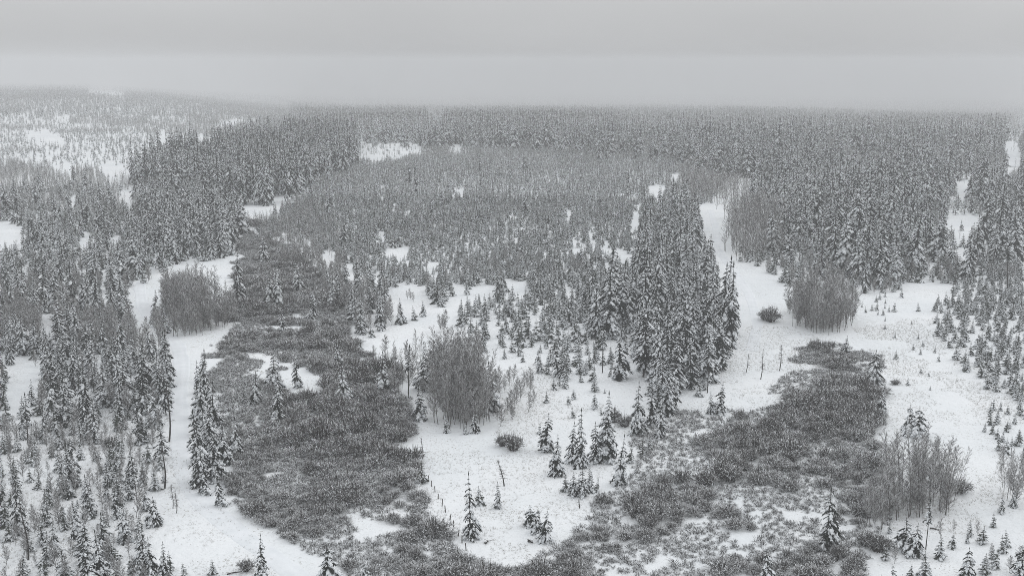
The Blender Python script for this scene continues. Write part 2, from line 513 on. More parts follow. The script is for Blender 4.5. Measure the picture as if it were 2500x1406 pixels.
# prototypes: (builder, height it was built at)
LOAD = (0.76, 0.60, 0.86)
P_SPRUCE = [(conifer(16, (2.5, 2.2, 2.8)[i % 3], 20, 6.5, 100 + i, snow=LOAD[i % 3], power=(0.75, 0.85, 0.95)[i % 3], ragged=0.4), 16.0) for i in range(6)] + \
           [(conifer(16, 1.8, 20, 6, 120 + i, snow=LOAD[(i + 1) % 3], power=0.66, ragged=0.5, droop=0.95, lean=0.01 * i), 16.0) for i in range(4)] + \
           [(conifer(16, 2.1, 17, 5, 130 + i, snow=0.5, first=0.16, power=0.6, ragged=0.6, droop=0.8, lean=0.03), 16.0) for i in range(3)]
P_MEDIUM = [(conifer(8, (1.7, 1.4, 1.95)[i % 3], 13, 6, 140 + i, snow=LOAD[i % 3], power=(0.75, 0.85, 0.95)[i % 3], ragged=0.42, droop=0.85, lean=0.012 * (i % 4)), 8.0) for i in range(8)]
P_BUSHY = [(conifer(6, 1.9, 10, 6.5, 160 + i, snow=0.7, power=0.62, ragged=0.38, droop=0.85), 6.0) for i in range(3)]
P_LODGE = [(conifer(14, 0.95, 9, 5, 180 + i, snow=0.6, first=0.55, power=0.5, ragged=0.5, lean=0.03, trunk_r=0.15), 14.0) for i in range(3)]
P_SAPLING = [(conifer(4, 0.9, 9, 5.5, 200 + i, snow=(0.55, 0.38, 0.68)[i % 3], rise=0.3, droop=0.6, power=0.8, ragged=0.38), 4.0) for i in range(6)]
P_ASPEN = [(aspen(11, 300 + i), 11.0) for i in range(5)] + [(aspen(11, 310 + i, spread=0.17, first=0.22), 11.0) for i in range(3)]
P_YOUNG = [(aspen(5, 330 + i, spread=0.26, first=0.12), 5.0) for i in range(4)]
P_WILLOW = [(willow(400 + i, snow=(0.12, 0.3, 0.5)[i % 3], puff=(0.03, 0.07), stems=62, r=0.034, H=(1.9, 1.8, 1.7)[i % 3], rad=(1.4, 1.6, 1.8)[i % 3]), 1.8) for i in range(9)]
P_SPRUCE_FAR = [(conifer(16, (2.4, 1.9, 2.8)[i % 3], 11, 5, 500 + i, snow=(0.85, 0.7, 0.92)[i % 3], power=(0.8, 0.65, 0.95)[i % 3], detail=1, ragged=0.4), 16.0) for i in range(8)]
P_PINE_FAR = [(conifer(5, (1.2, 1.0, 1.4)[i % 3], 6, 4.5, 520 + i, snow=(0.62, 0.5, 0.74)[i % 3], rise=0.2, power=0.75, detail=1, ragged=0.42), 5.0) for i in range(8)]
P_ASPEN_FAR = [(aspen(8, 540 + i, detail=1, spread=0.24, first=0.15), 8.0) for i in range(4)]
P_BRUSH = [(willow(600 + i, stems=11, rad=0.55, H=0.62, twigs=6, r=0.02, snow=0.5, puff=(0.025, 0.055)), 0.62) for i in range(5)]

# ------------------------------------------------------------------ ground
def axis(dense0, dense1, step, lo, hi, grow=1.09):
    a = list(np.arange(dense0, dense1, step)); s = step
    while a[-1] < hi: s *= grow; a.append(a[-1] + s)
    s = step; b = []
    x = dense0
    while x > lo: s *= grow; x -= s; b.append(x)
    return np.array(b[::-1] + a)

gx = axis(-130, 130, 1.25, -7000, 7000)
gy = axis(115, 370, 1.3, -900, 13000, 1.045)
GX, GY = np.meshgrid(gx, gy)
GZ = height(GX, GY)
nx, ny = len(gx), len(gy)
idx = np.arange(nx * ny).reshape(ny, nx)
quads = np.stack([idx[:-1, :-1], idx[:-1, 1:], idx[1:, 1:], idx[1:, :-1]], -1).reshape(-1, 4)
gm = MB(); gm.add(np.stack([GX, GY, GZ], -1).reshape(-1, 3), quads, 0)
me = gm.mesh("ground", [M_GROUND]); me.polygons.foreach_set("use_smooth", np.ones(len(me.polygons), bool))
ground_obj = bpy.data.objects.new("ground", me); C.link(ground_obj)
tag(ground_obj, "snow-covered ground of the wide forest plain", kind="structure")

def ribbon(name, pix, width, mat, label, lift=0.05, ruts=True):
    P = np.array([ground(*p)[:2] for p in pix])
    seg = np.concatenate([[0], np.cumsum(np.linalg.norm(np.diff(P, axis=0), axis=1))])
    n = max(8, int(seg[-1] / 1.2)); u = np.linspace(0, seg[-1], n)
    X = np.interp(u, seg, P[:, 0]); Y = np.interp(u, seg, P[:, 1])
    k = np.ones(9) / 9
    pad = lambda a: np.convolve(np.pad(a, 4, 'edge'), k, 'valid')
    X, Y = pad(X), pad(Y)
    tx, ty = np.gradient(X), np.gradient(Y); l = np.hypot(tx, ty) + 1e-9
    sx, sy = ty / l, -tx / l
    offs = np.array([-0.5, -0.42, -0.34, -0.24, -0.14, 0, 0.14, 0.24, 0.34, 0.42, 0.5]) * width
    prof = np.array([-0.14, -0.02, 0.01, -0.03, 0.01, 0.03, 0.01, -0.03, 0.01, -0.02, -0.14]) if ruts else np.array([-.12] + [0.0] * 9 + [-.12])
    wob = 1 + 0.25 * vnoise(u, u * 0, 6, 9)
    VX = X[:, None] + sx[:, None] * offs * wob[:, None]; VY = Y[:, None] + sy[:, None] * offs * wob[:, None]
    VZ = height(VX, VY) + lift + prof[None]
    m_ = len(offs); ii = np.arange(n * m_).reshape(n, m_)
    q = np.stack([ii[:-1, :-1], ii[:-1, 1:], ii[1:, 1:], ii[1:, :-1]], -1).reshape(-1, 4)
    b = MB(); b.add(np.stack([VX, VY, VZ], -1).reshape(-1, 3), q, 0)
    me = b.mesh(name, [mat]); me.polygons.foreach_set("use_smooth", np.ones(len(me.polygons), bool))
    o = bpy.data.objects.new(name, me); C.link(o); tag(o, label, kind="structure")

ribbon("trail", [(760, 1440), (690, 1375), (600, 1315), (520, 1250), (460, 1180), (440, 1110), (438, 1040), (438, 960), (444, 890), (436, 840), (385, 800), (348, 750), (340, 700), (372, 645), (392, 590)], 3.6, M_PACKED, "packed snow trail winding past the near spruces")
ribbon("meadow_track", [(1735, 512), (1748, 560), (1752, 610), (1790, 660), (1830, 720), (1850, 790), (1835, 860)], 3.0, M_PACKED, "faint snowy track running up between the forest stands")
ribbon("road", [(2466, 408), (2470, 375), (2464, 345), (2474, 320), (2492, 296), (2500, 290)], 9.0, M_PACKED, "white snow-covered road cutting through the far forest", 0.2, False)

# ------------------------------------------------------------------ where things stand
# visible open snow (photo pixels): nothing scattered may stand in or cover these
OPEN = [
    [(412, 845), (468, 845), (474, 960), (462, 1060), (474, 1150), (565, 1250), (740, 1345), (740, 1406), (530, 1406), (470, 1370), (400, 1320), (424, 1250), (418, 1150), (418, 950)],
    [(318, 690), (350, 690), (372, 760), (380, 795), (325, 795)], [(365, 640), (395, 600), (392, 660), (370, 680)],
    [(28, 875), (70, 868), (85, 900), (60, 955), (25, 950)], [(95, 745), (135, 740), (130, 790), (100, 800)],
    [(1708, 518), (1772, 518), (1766, 600), (1800, 655), (1880, 690), (1905, 760), (1915, 815), (2040, 855), (2000, 960), (1900, 1000), (1800, 1000), (1768, 880), (1815, 800), (1808, 700), (1765, 650), (1745, 600)],
    [(2450, 345), (2470, 308), (2488, 290), (2540, 280), (2520, 302), (2490, 330), (2484, 358), (2496, 375), (2490, 408), (2450, 410), (2456, 375)],
    [(2330, 445), (2380, 440), (2375, 462), (2350, 480)], [(2300, 528), (2340, 525), (2420, 535), (2400, 555), (2310, 552)], [(2440, 470), (2470, 466), (2460, 482)],
    [(2330, 590), (2365, 595), (2350, 635)], [(2390, 570), (2420, 575), (2410, 600)], [(2200, 690), (2330, 690), (2310, 730), (2190, 740)], [(2490, 600), (2560, 600), (2560, 690), (2490, 660)],
    [(872, 352), (925, 347), (985, 362), (1030, 366), (960, 380), (875, 378)], [(1095, 358), (1135, 352), (1120, 364)],
    [(1108, 461), (1135, 461), (1133, 467), (1110, 467)], [(925, 568), (945, 568), (940, 582), (925, 580)], [(940, 606), (1000, 602), (1000, 610), (945, 620)],
    [(1038, 638), (1063, 636), (1064, 662), (1040, 662)], [(785, 612), (828, 612), (812, 640), (798, 640)],
    [(1392, 585), (1430, 582), (1420, 612), (1405, 605)], [(1435, 570), (1460, 568), (1445, 590)], [(1470, 594), (1490, 594), (1485, 608)], [(1495, 608), (1555, 614), (1550, 628), (1515, 628)],
    [(1545, 482), (1555, 478), (1562, 510), (1550, 570), (1538, 570), (1546, 530)], [(1580, 455), (1625, 452), (1618, 485), (1600, 478)], [(1640, 427), (1662, 424), (1650, 436)], [(1370, 518), (1400, 520), (1385, 532)],
    [(950, 705), (1000, 700), (1040, 720), (1000, 735), (950, 730)], [(1000, 730), (1060, 725), (1080, 770), (1010, 800), (950, 820), (990, 770)], [(900, 665), (930, 668), (920, 690)],
    [(1040, 290), (1085, 290), (1080, 297), (1045, 297)], [(670, 308), (680, 312), (686, 326), (678, 328)],
    [(215, 220), (260, 219), (310, 228), (300, 230), (215, 224)],
    [(60, 320), (110, 315), (160, 345), (70, 338)], [(115, 400), (180, 402), (170, 415)], [(245, 405), (300, 400), (290, 425), (250, 420)], [(130, 285), (170, 282), (165, 295)], [(390, 322), (405, 320), (402, 348), (392, 345)], [(480, 330), (520, 335), (500, 350)],
    [(-60, 545), (45, 540), (60, 565), (10, 590), (-60, 590)], [(165, 490), (190, 488), (180, 510)], [(290, 465), (325, 468), (322, 495), (295, 485)], [(255, 585), (275, 580), (268, 605)], [(190, 570), (215, 575), (205, 595)],
    [(1090, 700), (1210, 690), (1190, 712), (1110, 718)], [(1230, 680), (1290, 690), (1275, 712), (1235, 705)],
]
# region: phrase for labels, outline of the feet in the photo, [(kind, spacing m, min height, max height)]
REG = [
    ("the wood at the trail bend", [(-150, 1040), (405, 1060), (395, 1180), (405, 1260), (350, 1340), (470, 1420), (470, 1500), (-150, 1500)], [("sapling", 4.0, 1.8, 4.4), ("spruce", 8, 4.5, 7.5), ("young", 3.4, 2.0, 4.4)]),
    ("the grove west of the trail", [(-150, 830), (100, 850), (240, 850), (400, 850), (425, 930), (405, 1060), (-150, 1040)], [("spruce", 4.8, 5.5, 10.5), ("sapling", 4.6, 2, 5), ("young", 6, 3, 6)]),
    ("the thicket above the trail grove", [(-150, 760), (90, 770), (390, 800), (410, 850), (240, 860), (-150, 840)], [("young", 2.3, 4, 6.5), ("spruce", 7, 6, 10), ("sapling", 5, 3, 5)]),
    ("the loose west flank wood", [(-150, 560), (300, 570), (400, 640), (330, 770), (200, 790), (-150, 780)], [("spruce", 8.5, 6, 12), ("sapling", 4.4, 2.5, 6), ("brush", 3.4, 3, 6)]),
    ("the scrub under the west hill", [(-200, 455), (300, 460), (420, 500), (400, 580), (-200, 565)], [("sapling", 3.9, 2.5, 6.5), ("young", 4.2, 3, 6), ("brush", 3.2, 3, 6), ("spruce", 14, 8, 14)]),
    ("the west hillside", [(-250, 285), (520, 292), (560, 335), (330, 400), (310, 440), (-250, 430)], [("sapling", 6.2, 2.2, 5), ("brush", 3.4, 3, 5.5)]),
    ("the bare thicket below the hillside", [(-250, 405), (150, 418), (320, 447), (470, 470), (330, 466), (-250, 445)], [("young", 2.7, 4, 6.5)]),
    ("the upper west hill", [(-300, 205), (400, 212), (720, 262), (740, 280), (530, 300), (-300, 288)], [("sapling", 9.0, 4, 7), ("brush", 5.5, 4, 7), ("spruce", 24, 8, 14)]),
    ("the dark spruce stand by the creek", [(322, 447), (440, 462), (560, 508), (640, 500), (720, 470), (868, 402), (872, 352), (720, 350), (600, 385), (430, 412)], [("slim", 4.4, 15, 23)]),
    ("the slope behind the creek stand", [(530, 335), (720, 270), (870, 300), (870, 350), (720, 348), (600, 382), (440, 408), (400, 400)], [("sapling", 4.8, 3, 6.5), ("brush", 3.4, 3, 6), ("spruce", 16, 9, 15)]),
    ("the creekside spruces", [(400, 480), (560, 505), (600, 545), (545, 640), (420, 655), (330, 690), (310, 600)], [("spruce", 5.6, 9, 16), ("sapling", 5, 3, 6)]),
    ("the tall wood behind the far meadow", [(720, 300), (870, 345), (1040, 354), (1250, 368), (1500, 335), (1500, 293), (720, 290)], [("spruce", 6.4, 13, 22), ("sapling", 7, 4, 8)]),
    ("the young pine plain", [(640, 560), (740, 470), (870, 400), (985, 382), (1060, 370), (1250, 363), (1600, 380), (1770, 450), (1700, 520), (1560, 610), (1450, 650), (1250, 720), (1080, 730), (950, 710), (830, 650), (700, 560)], [("sapling", 2.4, 2.0, 4.8), ("spruce", 24, 5, 10), ("young", 6.0, 2.5, 5)]),
    ("the far meadow", [(872, 352), (925, 347), (1030, 362), (960, 384), (875, 382)], [("brushy", 5.0, 1.5, 3), ("brushy2", 9, 2, 4)]),
    ("the brush by the far meadow", [(985, 372), (1040, 362), (1110, 354), (1170, 360), (1060, 374)], [("young", 2.4, 2, 3.5)]),
    ("the front edge of the pine plain", [(940, 690), (1080, 725), (1250, 700), (1500, 640), (1570, 620), (1450, 800), (1300, 770), (1250, 800), (1120, 790), (1070, 740)], [("sapling", 3.1, 2.4, 5.6), ("spruce", 11, 5, 9)]),
    ("the slope below the pine plain", [(1100, 770), (1250, 790), (1440, 790), (1500, 870), (1520, 930), (1330, 930), (1240, 850), (1140, 830)], [("sapling", 3.6, 2, 5.5)]),
    ("the open centre slope", [(1230, 850), (1330, 930), (1520, 930), (1600, 1010), (1500, 1040), (1350, 1010)], [("sapling", 8.5, 0.8, 2.2)]),
    ("the central spruce stand", [(1440, 810), (1500, 690), (1560, 590), (1640, 510), (1690, 530), (1740, 640), (1775, 760), (1795, 835), (1745, 950), (1660, 1000), (1600, 1040), (1570, 960), (1530, 870)], [("spruce", 5.3, 7.5, 16.5), ("sapling", 4.2, 2, 5.5)]),
    ("the bare domes beside the track", [(1772, 610), (1785, 540), (1850, 505), (1895, 560), (1880, 670), (1805, 650)], [("aspen", 2.7, 9, 13)]),
    ("the bare grove at the track head", [(1640, 470), (1700, 512), (1790, 514), (1830, 480), (1700, 440)], [("aspen", 3.8, 8, 12)]),
    ("the forest east of the track", [(1800, 640), (1890, 690), (2060, 735), (2180, 705), (2350, 690), (2650, 690), (2650, 430), (2330, 440), (1900, 425), (1840, 470)], [("clump", 6.2, 8, 20), ("sapling", 3.9, 2.5, 6.5), ("young", 5.0, 3, 6)]),
    ("the far forest beyond the plain", [(1500, 293), (2700, 290), (2700, 432), (1900, 430), (1770, 450), (1600, 385), (1250, 372), (1500, 332)], [("clump", 7.2, 10, 21), ("sapling", 4.6, 3, 7), ("young", 4.2, 4, 8)]),
    ("the young pines on the east meadow", [(2285, 780), (2290, 710), (2480, 660), (2680, 650), (2680, 1020), (2500, 1000), (2400, 970), (2335, 905)], [("sapling", 2.5, 2.0, 3.9)]),
    ("the lower east pine patch", [(2390, 990), (2680, 1040), (2680, 1180), (2440, 1130), (2400, 1060)], [("sapling", 2.5, 1.2, 2.8)]),
    ("the meadow edge below the forest", [(2070, 735), (2290, 705), (2290, 780), (2080, 775)], [("sapling", 4.2, 1.2, 3.2)]),
    ("the open east meadow", [(2080, 780), (2290, 790), (2330, 900), (2400, 1000), (2200, 960), (2160, 850)], [("sapling", 9, 0.7, 1.8)]),
    ("the southeast corner", [(2130, 1350), (2330, 1290), (2680, 1190), (2680, 1500), (2150, 1500)], [("sapling", 4.6, 1.2, 3.4), ("young", 5, 1.5, 3)]),
    ("the wood above the creek thicket", [(780, 690), (940, 710), (985, 780), (900, 826), (860, 800), (800, 745)], [("spruce", 5.2, 6, 9.5), ("young", 3.2, 3, 6)]),
    ("the grey thicket along the creek", [(600, 560), (740, 500), (860, 590), (810, 690), (690, 640)], [("young", 2.5, 3, 6), ("sapling", 6, 3, 5)]),
    ("the aspen grove by the trail", [(380, 800), (400, 755), (540, 740), (556, 800), (480, 832)], [("aspen", 1.9, 8.5, 13.5), ("young", 2.0, 2, 6)]),
    ("the mixed grove beside the brush", [(890, 880), (1000, 850), (1070, 960), (1010, 985), (930, 965)], [("aspen", 3.4, 6, 10), ("young", 4, 2, 4)]),
    ("the dense aspen grove", [(1066, 955), (1165, 955), (1185, 1005), (1150, 1042), (1080, 1032)], [("aspen", 1.5, 10, 15.5), ("young", 2.0, 2, 6)]),
    ("the aspen grove by the east track", [(1925, 765), (2060, 775), (2062, 802), (1990, 815), (1930, 795)], [("aspen", 1.8, 10, 14.5), ("young", 2.0, 2, 6)]),
    ("the aspens above the southeast brush", [(2080, 1250), (2200, 1200), (2320, 1195), (2305, 1268), (2200, 1268), (2120, 1295)], [("aspen", 1.9, 8, 12), ("young", 2.0, 2, 6)]),
    ("the thin aspens by the east edge", [(2405, 1190), (2490, 1190), (2485, 1225), (2420, 1235)], [("aspen", 1.6, 5, 7.5)]),
    ("the small aspens on the centre slope", [(1028, 785), (1080, 785), (1066, 818), (1035, 815)], [("young", 1.2, 3.5, 5)]),
    ("the low aspens under the pine plain", [(966, 728), (1020, 728), (1018, 742), (968, 742)], [("young", 1.4, 2, 3)]),
    ("the twigs by the centre clearing", [(1205, 930), (1300, 930), (1290, 1010), (1200, 1040)], [("young", 3.0, 2, 4.5)]),
]
# single conifers read off the photograph: foot x, foot y, top y, kind (s spruce, b bushy, l long bare trunk)
LAND = """57 866 770 s;151 864 723 s;202 984 853 l;184 966 843 l;232 980 889 l;111 884 810 l;258 990 889 s;300 1015 866 s;233 1082 971 s;369 946 864 s;340 946 851 s;404 938 815 s;377 1040 951 s;68 1082 958 l;77 990 925 s
505 985 853 s;492 1060 900 s;487 1176 1000 s;515 1120 985 s;540 1233 1133 s;578 1118 1017 s;550 1133 1020 s;488 1130 1020 s;622 987 907 s;596 984 948 s;580 741 602 s;232 775 655 s;275 785 660 s;205 760 670 s
43 1102 1054 s;88 1110 1066 s;125 1115 1066 s;148 1095 1051 s;180 1155 1059 s;197 1120 1071 s;235 1125 1084 s;245 1158 1118 s;270 1151 1097 s;297 1120 1079 s;360 1128 1074 s;335 1225 1118 l;380 1197 1141 s;315 1220 1148 s;166 1215 1151 s;215 1220 1156 s;95 1194 1158 s;118 1200 1164 s;264 1222 1158 s;357 1246 1184 s;380 1281 1210 b;151 1274 1230 b;115 1263 1205 s;190 1238 1215 s;307 1322 1225 s;333 1320 1294 s;133 1358 1266 s;113 1379 1297 s;250 1380 1248 s;215 1375 1258 s;280 1382 1315 s;195 1340 1292 s;10 1258 1174 s;61 1402 1348 s;370 1410 1307 s;400 1412 1322 s;417 1392 1342 s;450 1410 1371 s;520 1402 1362 s;638 1414 1302 s
1030 1179 1123 s;1148 1315 1156 s;1170 1230 1184 s;1217 1241 1174 s;800 1420 1326 b;890 1412 1371 b;1335 1100 1007 s;1318 1059 1030 s;1361 1161 1059 s;1418 1140 997 s;1395 1130 1030 s;1451 1130 1030 s;1484 1125 958 s;1510 1182 1059 s;1540 1130 1084 s;1420 1212 1135 s;1380 1200 1156 s;1400 1210 1150 s;1440 1198 1135 s;1457 1200 1164 s;1569 1115 1074 s;1585 1100 1059 s;1556 1061 933 s;1610 1070 966 s;1592 1040 923 s;1295 1283 1230 b;1330 1320 1246 b;1313 1300 1236 b;1870 1428 1345 b
2016 1343 1189 s;2210 1340 1264 b;2234 1358 1274 b;2170 1302 1271 s;2298 1363 1305 s;2258 1408 1345 s;2225 1410 1375 s;2362 1325 1294 b;2362 1414 1335 b;2403 1402 1350 s;2431 1386 1333 s;2456 1335 1289 s;2398 1327 1281 s;2474 1238 1197 b;2444 1251 1202 s;2492 1410 1312 s;2260 1340 1210 l
661 749 669 s;682 758 646 s;691 813 746 s;766 777 703 s;733 720 635 s;645 640 572 s;825 900 815 s;835 987 884 s;669 946 848 s;679 1035 920 s;684 985 900 s;728 946 866 s;881 854 825 s;881 818 764 s;905 823 787 s;930 808 715 s;979 790 728 s;1010 782 746 s;1033 772 733 s;937 956 859 s;997 971 843 l;1035 950 836 s;1026 1025 938 s;1058 955 833 s;1091 1056 1002 s;1135 1060 1028 b;1158 1056 997 s;1194 1005 884 s;1212 930 902 s;1232 874 850 s;1180 990 900 s
1481 818 612 s;1471 910 787 l;1512 925 810 s;1446 813 760 s;1318 910 866 s;1340 912 879 s;1360 918 828 s;1374 923 869 s;1351 951 920 s;1333 984 953 s;1387 987 961 s;1400 974 948 s;1418 933 907 s;1451 997 956 s;1451 956 918 s;1231 876 851 s;1224 825 790 s;1277 884 861 s;1267 869 840 s;1397 1020 992 s;1494 900 877 s;1435 866 830 s;1120 835 790 s;1145 850 805 s;1165 858 810 s;1180 860 815 s;1783 848 640 s;1770 800 625 s;1727 959 823 l;1761 1012 933 s;1735 1010 953 s;1660 905 740 s;1690 880 700 s;1640 960 800 s;1600 930 770 s;1620 980 850 s;1575 880 740 s;1720 880 700 s;1745 830 650 s;1640 1000 880 s
484 960 880 s;495 930 860 s;520 1040 930 s;486 1020 930 s;505 1090 985 s;530 1170 1060 s;500 1205 1110 s;490 1188 1080 s;405 812 740 s;2148 1017 935 s;2065 864 818 s;2134 946 854 b;2218 1060 987 b;2241 1063 992 b;2186 877 853 s;2229 854 837 s;2216 940 920 s;2267 918 905 s;338 680 605 s;484 625 530 s;2065 790 715 l;1925 650 560 s;1890 620 500 s;1950 690 640 s;2080 690 570 s;2110 715 640 s;2140 650 540 s;2300 640 540 s;2320 670 560 s;2420 660 540 l;2460 710 570 l"""
LAND = [(float(a), float(b), float(c), d) for a, b, c, d in (t.split() for t in LAND.replace("\n", ";").split(";"))]

items = []        # dicts: kind, x, y, z, h, px, py, top, reg
land_pts = []
for (lx, ly, lt, lk) in LAND:
    g_ = ground(lx, ly); h_ = float(tall(lx, g_, lt))
    kd = {"s": "spruce", "b": "bushy", "l": "lodge"}[lk]
    if kd == "spruce" and h_ < 3.6: kd = "sapling"
    items.append(dict(kind=kd, x=g_[0], y=g_[1], z=g_[2], h=h_, px=lx, py=ly, land=True))
    land_pts.append(g_[:2])
land_pts = np.array(land_pts)

def scatter(poly, s, hmin, hmax, seed, drop=0.06, rag=0.0):
    g = np.random.default_rng(seed)
    ext = [ground(x, y) for x, y in poly]
    for i in range(len(poly)):
        a, b = poly[i], poly[(i + 1) % len(poly)]
        for t in (0.33, 0.66): ext.append(ground(a[0] + (b[0] - a[0]) * t, a[1] + (b[1] - a[1]) * t))
    ext = np.array(ext)
    x0, y0 = ext[:, 0].min() - 3, ext[:, 1].min() - 3; x1, y1 = ext[:, 0].max() + 3, min(ext[:, 1].max() + 3, 3600)
    X, Y = np.meshgrid(np.arange(x0, x1, s), np.arange(y0, y1, s * 0.9))
    X = X + (np.arange(X.shape[0]) % 2)[:, None] * s * 0.5
    X = X.ravel() + g.uniform(-0.46, 0.46, X.size) * s; Y = Y.ravel() + g.uniform(-0.46, 0.46, Y.size) * s
    keep = g.random(X.size) > drop
    X, Y = X[keep], Y[keep]
    Z = height(X, Y)
    px, py, _ = project(X, Y, Z)
    k = inpoly(px + (9 + rag) * vnoise(X, Y, 5, 41) + rag * vnoise(X, Y, 12, 44), py + (7 + rag) * vnoise(X, Y, 6, 42) + rag * vnoise(X, Y, 14, 45), poly)
    X, Y, Z, px, py = X[k], Y[k], Z[k], px[k], py[k]
    h = hmin + (hmax - hmin) * np.clip(g.normal(0.5, 0.24, X.size) + 0.5 * vnoise(X, Y, 22, 43), 0, 1.15)
    return X, Y, Z, px, py, h

def clear_open(X, Y, Z, h, px, py):
    ok = np.ones(X.size, bool)
    for fr in (0.0, 0.2, 0.4, 0.6, 0.8, 0.97):
        qx, qy, _ = project(X, Y, Z + h * fr)
        rg = np.clip(2400.0 / np.maximum(Y, 1), 1.5, 12)
        qx = qx + 2.2 * rg * vnoise(X, Y, 7, 50); qy = qy + 1.5 * rg * vnoise(X, Y, 8, 51)
        for poly in OPEN:
            b = np.array(poly)
            c = (qx > b[:, 0].min()) & (qx < b[:, 0].max()) & (qy > b[:, 1].min()) & (qy < b[:, 1].max()) & ok
            if c.any():
                i = np.nonzero(c)[0]
                ok[i[inpoly(qx[i], qy[i], poly)]] = False
    ok |= np.random.default_rng(int(X.size)).random(X.size) < 0.05
    return ok

for ri, (phrase, poly, kinds) in enumerate(REG):
    for ki, (kind, s, h0, h1) in enumerate(kinds):
        X, Y, Z, px, py, h = scatter(poly, s, h0, h1, 1000 + ri * 10 + ki, 0.06, 55 if kind == "aspen" else 24)
        free = kind in ("brushy", "brushy2")
        if free: kind = {"brushy": "young", "brushy2": "sapling"}[kind]
        if kind == "brush":            # leafless scrub in drifts
            k = vnoise(X * 0.45, Y, 40, 70) + 0.5 * vnoise(X, Y, 16, 71) > 0.06
            X, Y, Z, px, py, h = (q[k] for q in (X, Y, Z, px, py, h)); kind = "young"
        slim = kind == "slim"
        if slim: kind = "spruce"
        if kind == "aspen" and X.size:  # a grove is highest in its middle and thins out at the rim
            rr = np.hypot(X - X.mean(), Y - Y.mean()); rr = rr / max(rr.max(), 1e-6)
            h = h * (1.06 - 0.5 * rr ** 1.6)
        if kind == "clump":            # tall spruces in loose clumps
            k = vnoise(X, Y, 34, 72) + 0.8 * vnoise(X, Y, 13, 73) > -0.10
            X, Y, Z, px, py, h = (q[k] for q in (X, Y, Z, px, py, h)); kind = "spruce"
        if not X.size: continue
        ok = np.ones(X.size, bool) if free else clear_open(X, Y, Z, h, px, py)
        # thin by slow noise so that stands have gaps and thick spots
        ok &= (vnoise(X, Y, s * 5, 60 + ki) + np.random.default_rng(ri).uniform(-0.25, 0.25, X.size)) > -0.46
        d2 = ((X[:, None] - land_pts[None, :, 0]) ** 2 + (Y[:, None] - land_pts[None, :, 1]) ** 2).min(1)
        ok &= d2 > (0.9 if kind in ("young", "aspen") else 1.7) ** 2
        for i in np.nonzero(ok)[0]:
            items.append(dict(kind=kind, x=X[i], y=Y[i], z=Z[i], h=h[i], px=px[i], py=py[i], reg=phrase, w=0.78 if slim else 1.0))

# the far forest that runs on into the mist
def far_fill():
    g = np.random.default_rng(77)
    out = []
    edge_x = [-2000, 0, 400, 700, 740, 1500, 2700, 5000]; edge_y = [206, 208, 213, 262, 292, 295, 292, 292]
    for (ya, yb, s) in ((750, 1200, 6.5), (1200, 1900, 8.5), (1900, 3000, 12), (3000, 5000, 17), (5000, 7500, 26)):
        X, Y = np.meshgrid(np.arange(-0.52 * yb, 0.52 * yb, s), np.arange(ya, yb, s))
        X = X.ravel() + g.uniform(-0.48, 0.48, X.size) * s; Y = Y.ravel() + g.uniform(-0.48, 0.48, Y.size) * s
        k = np.abs(X) < 0.5 * Y + 20; X, Y = X[k], Y[k]
        Z = height(X, Y); px, py, _ = project(X, Y, Z)
        k = (py < np.interp(px, edge_x, edge_y)) | (Y > 3590)
        X, Y, Z, px, py = X[k], Y[k], Z[k], px[k], py[k]
        gap = vnoise(X, Y, 60, 5) + 0.6 * vnoise(X, Y, 25, 6)
        k = gap < 0.36; X, Y, Z, px, py = X[k], Y[k], Z[k], px[k], py[k]
        u = g.random(X.size) + 0.8 * vnoise(X, Y, 90, 7)
        h = np.where(u < 0.62, g.uniform(11, 21, X.size), g.uniform(5, 9, X.size))
        ok = clear_open(X, Y, Z, h, px, py)
        for i in np.nonzero(ok)[0]:
            kd = "spruce" if u[i] < 0.62 else ("sapling" if u[i] < 0.86 else "young")
            out.append(dict(kind=kd, x=X[i], y=Y[i], z=Z[i], h=h[i], px=px[i], py=py[i], reg="the far forest", far=True))
    return out
items += far_fill()

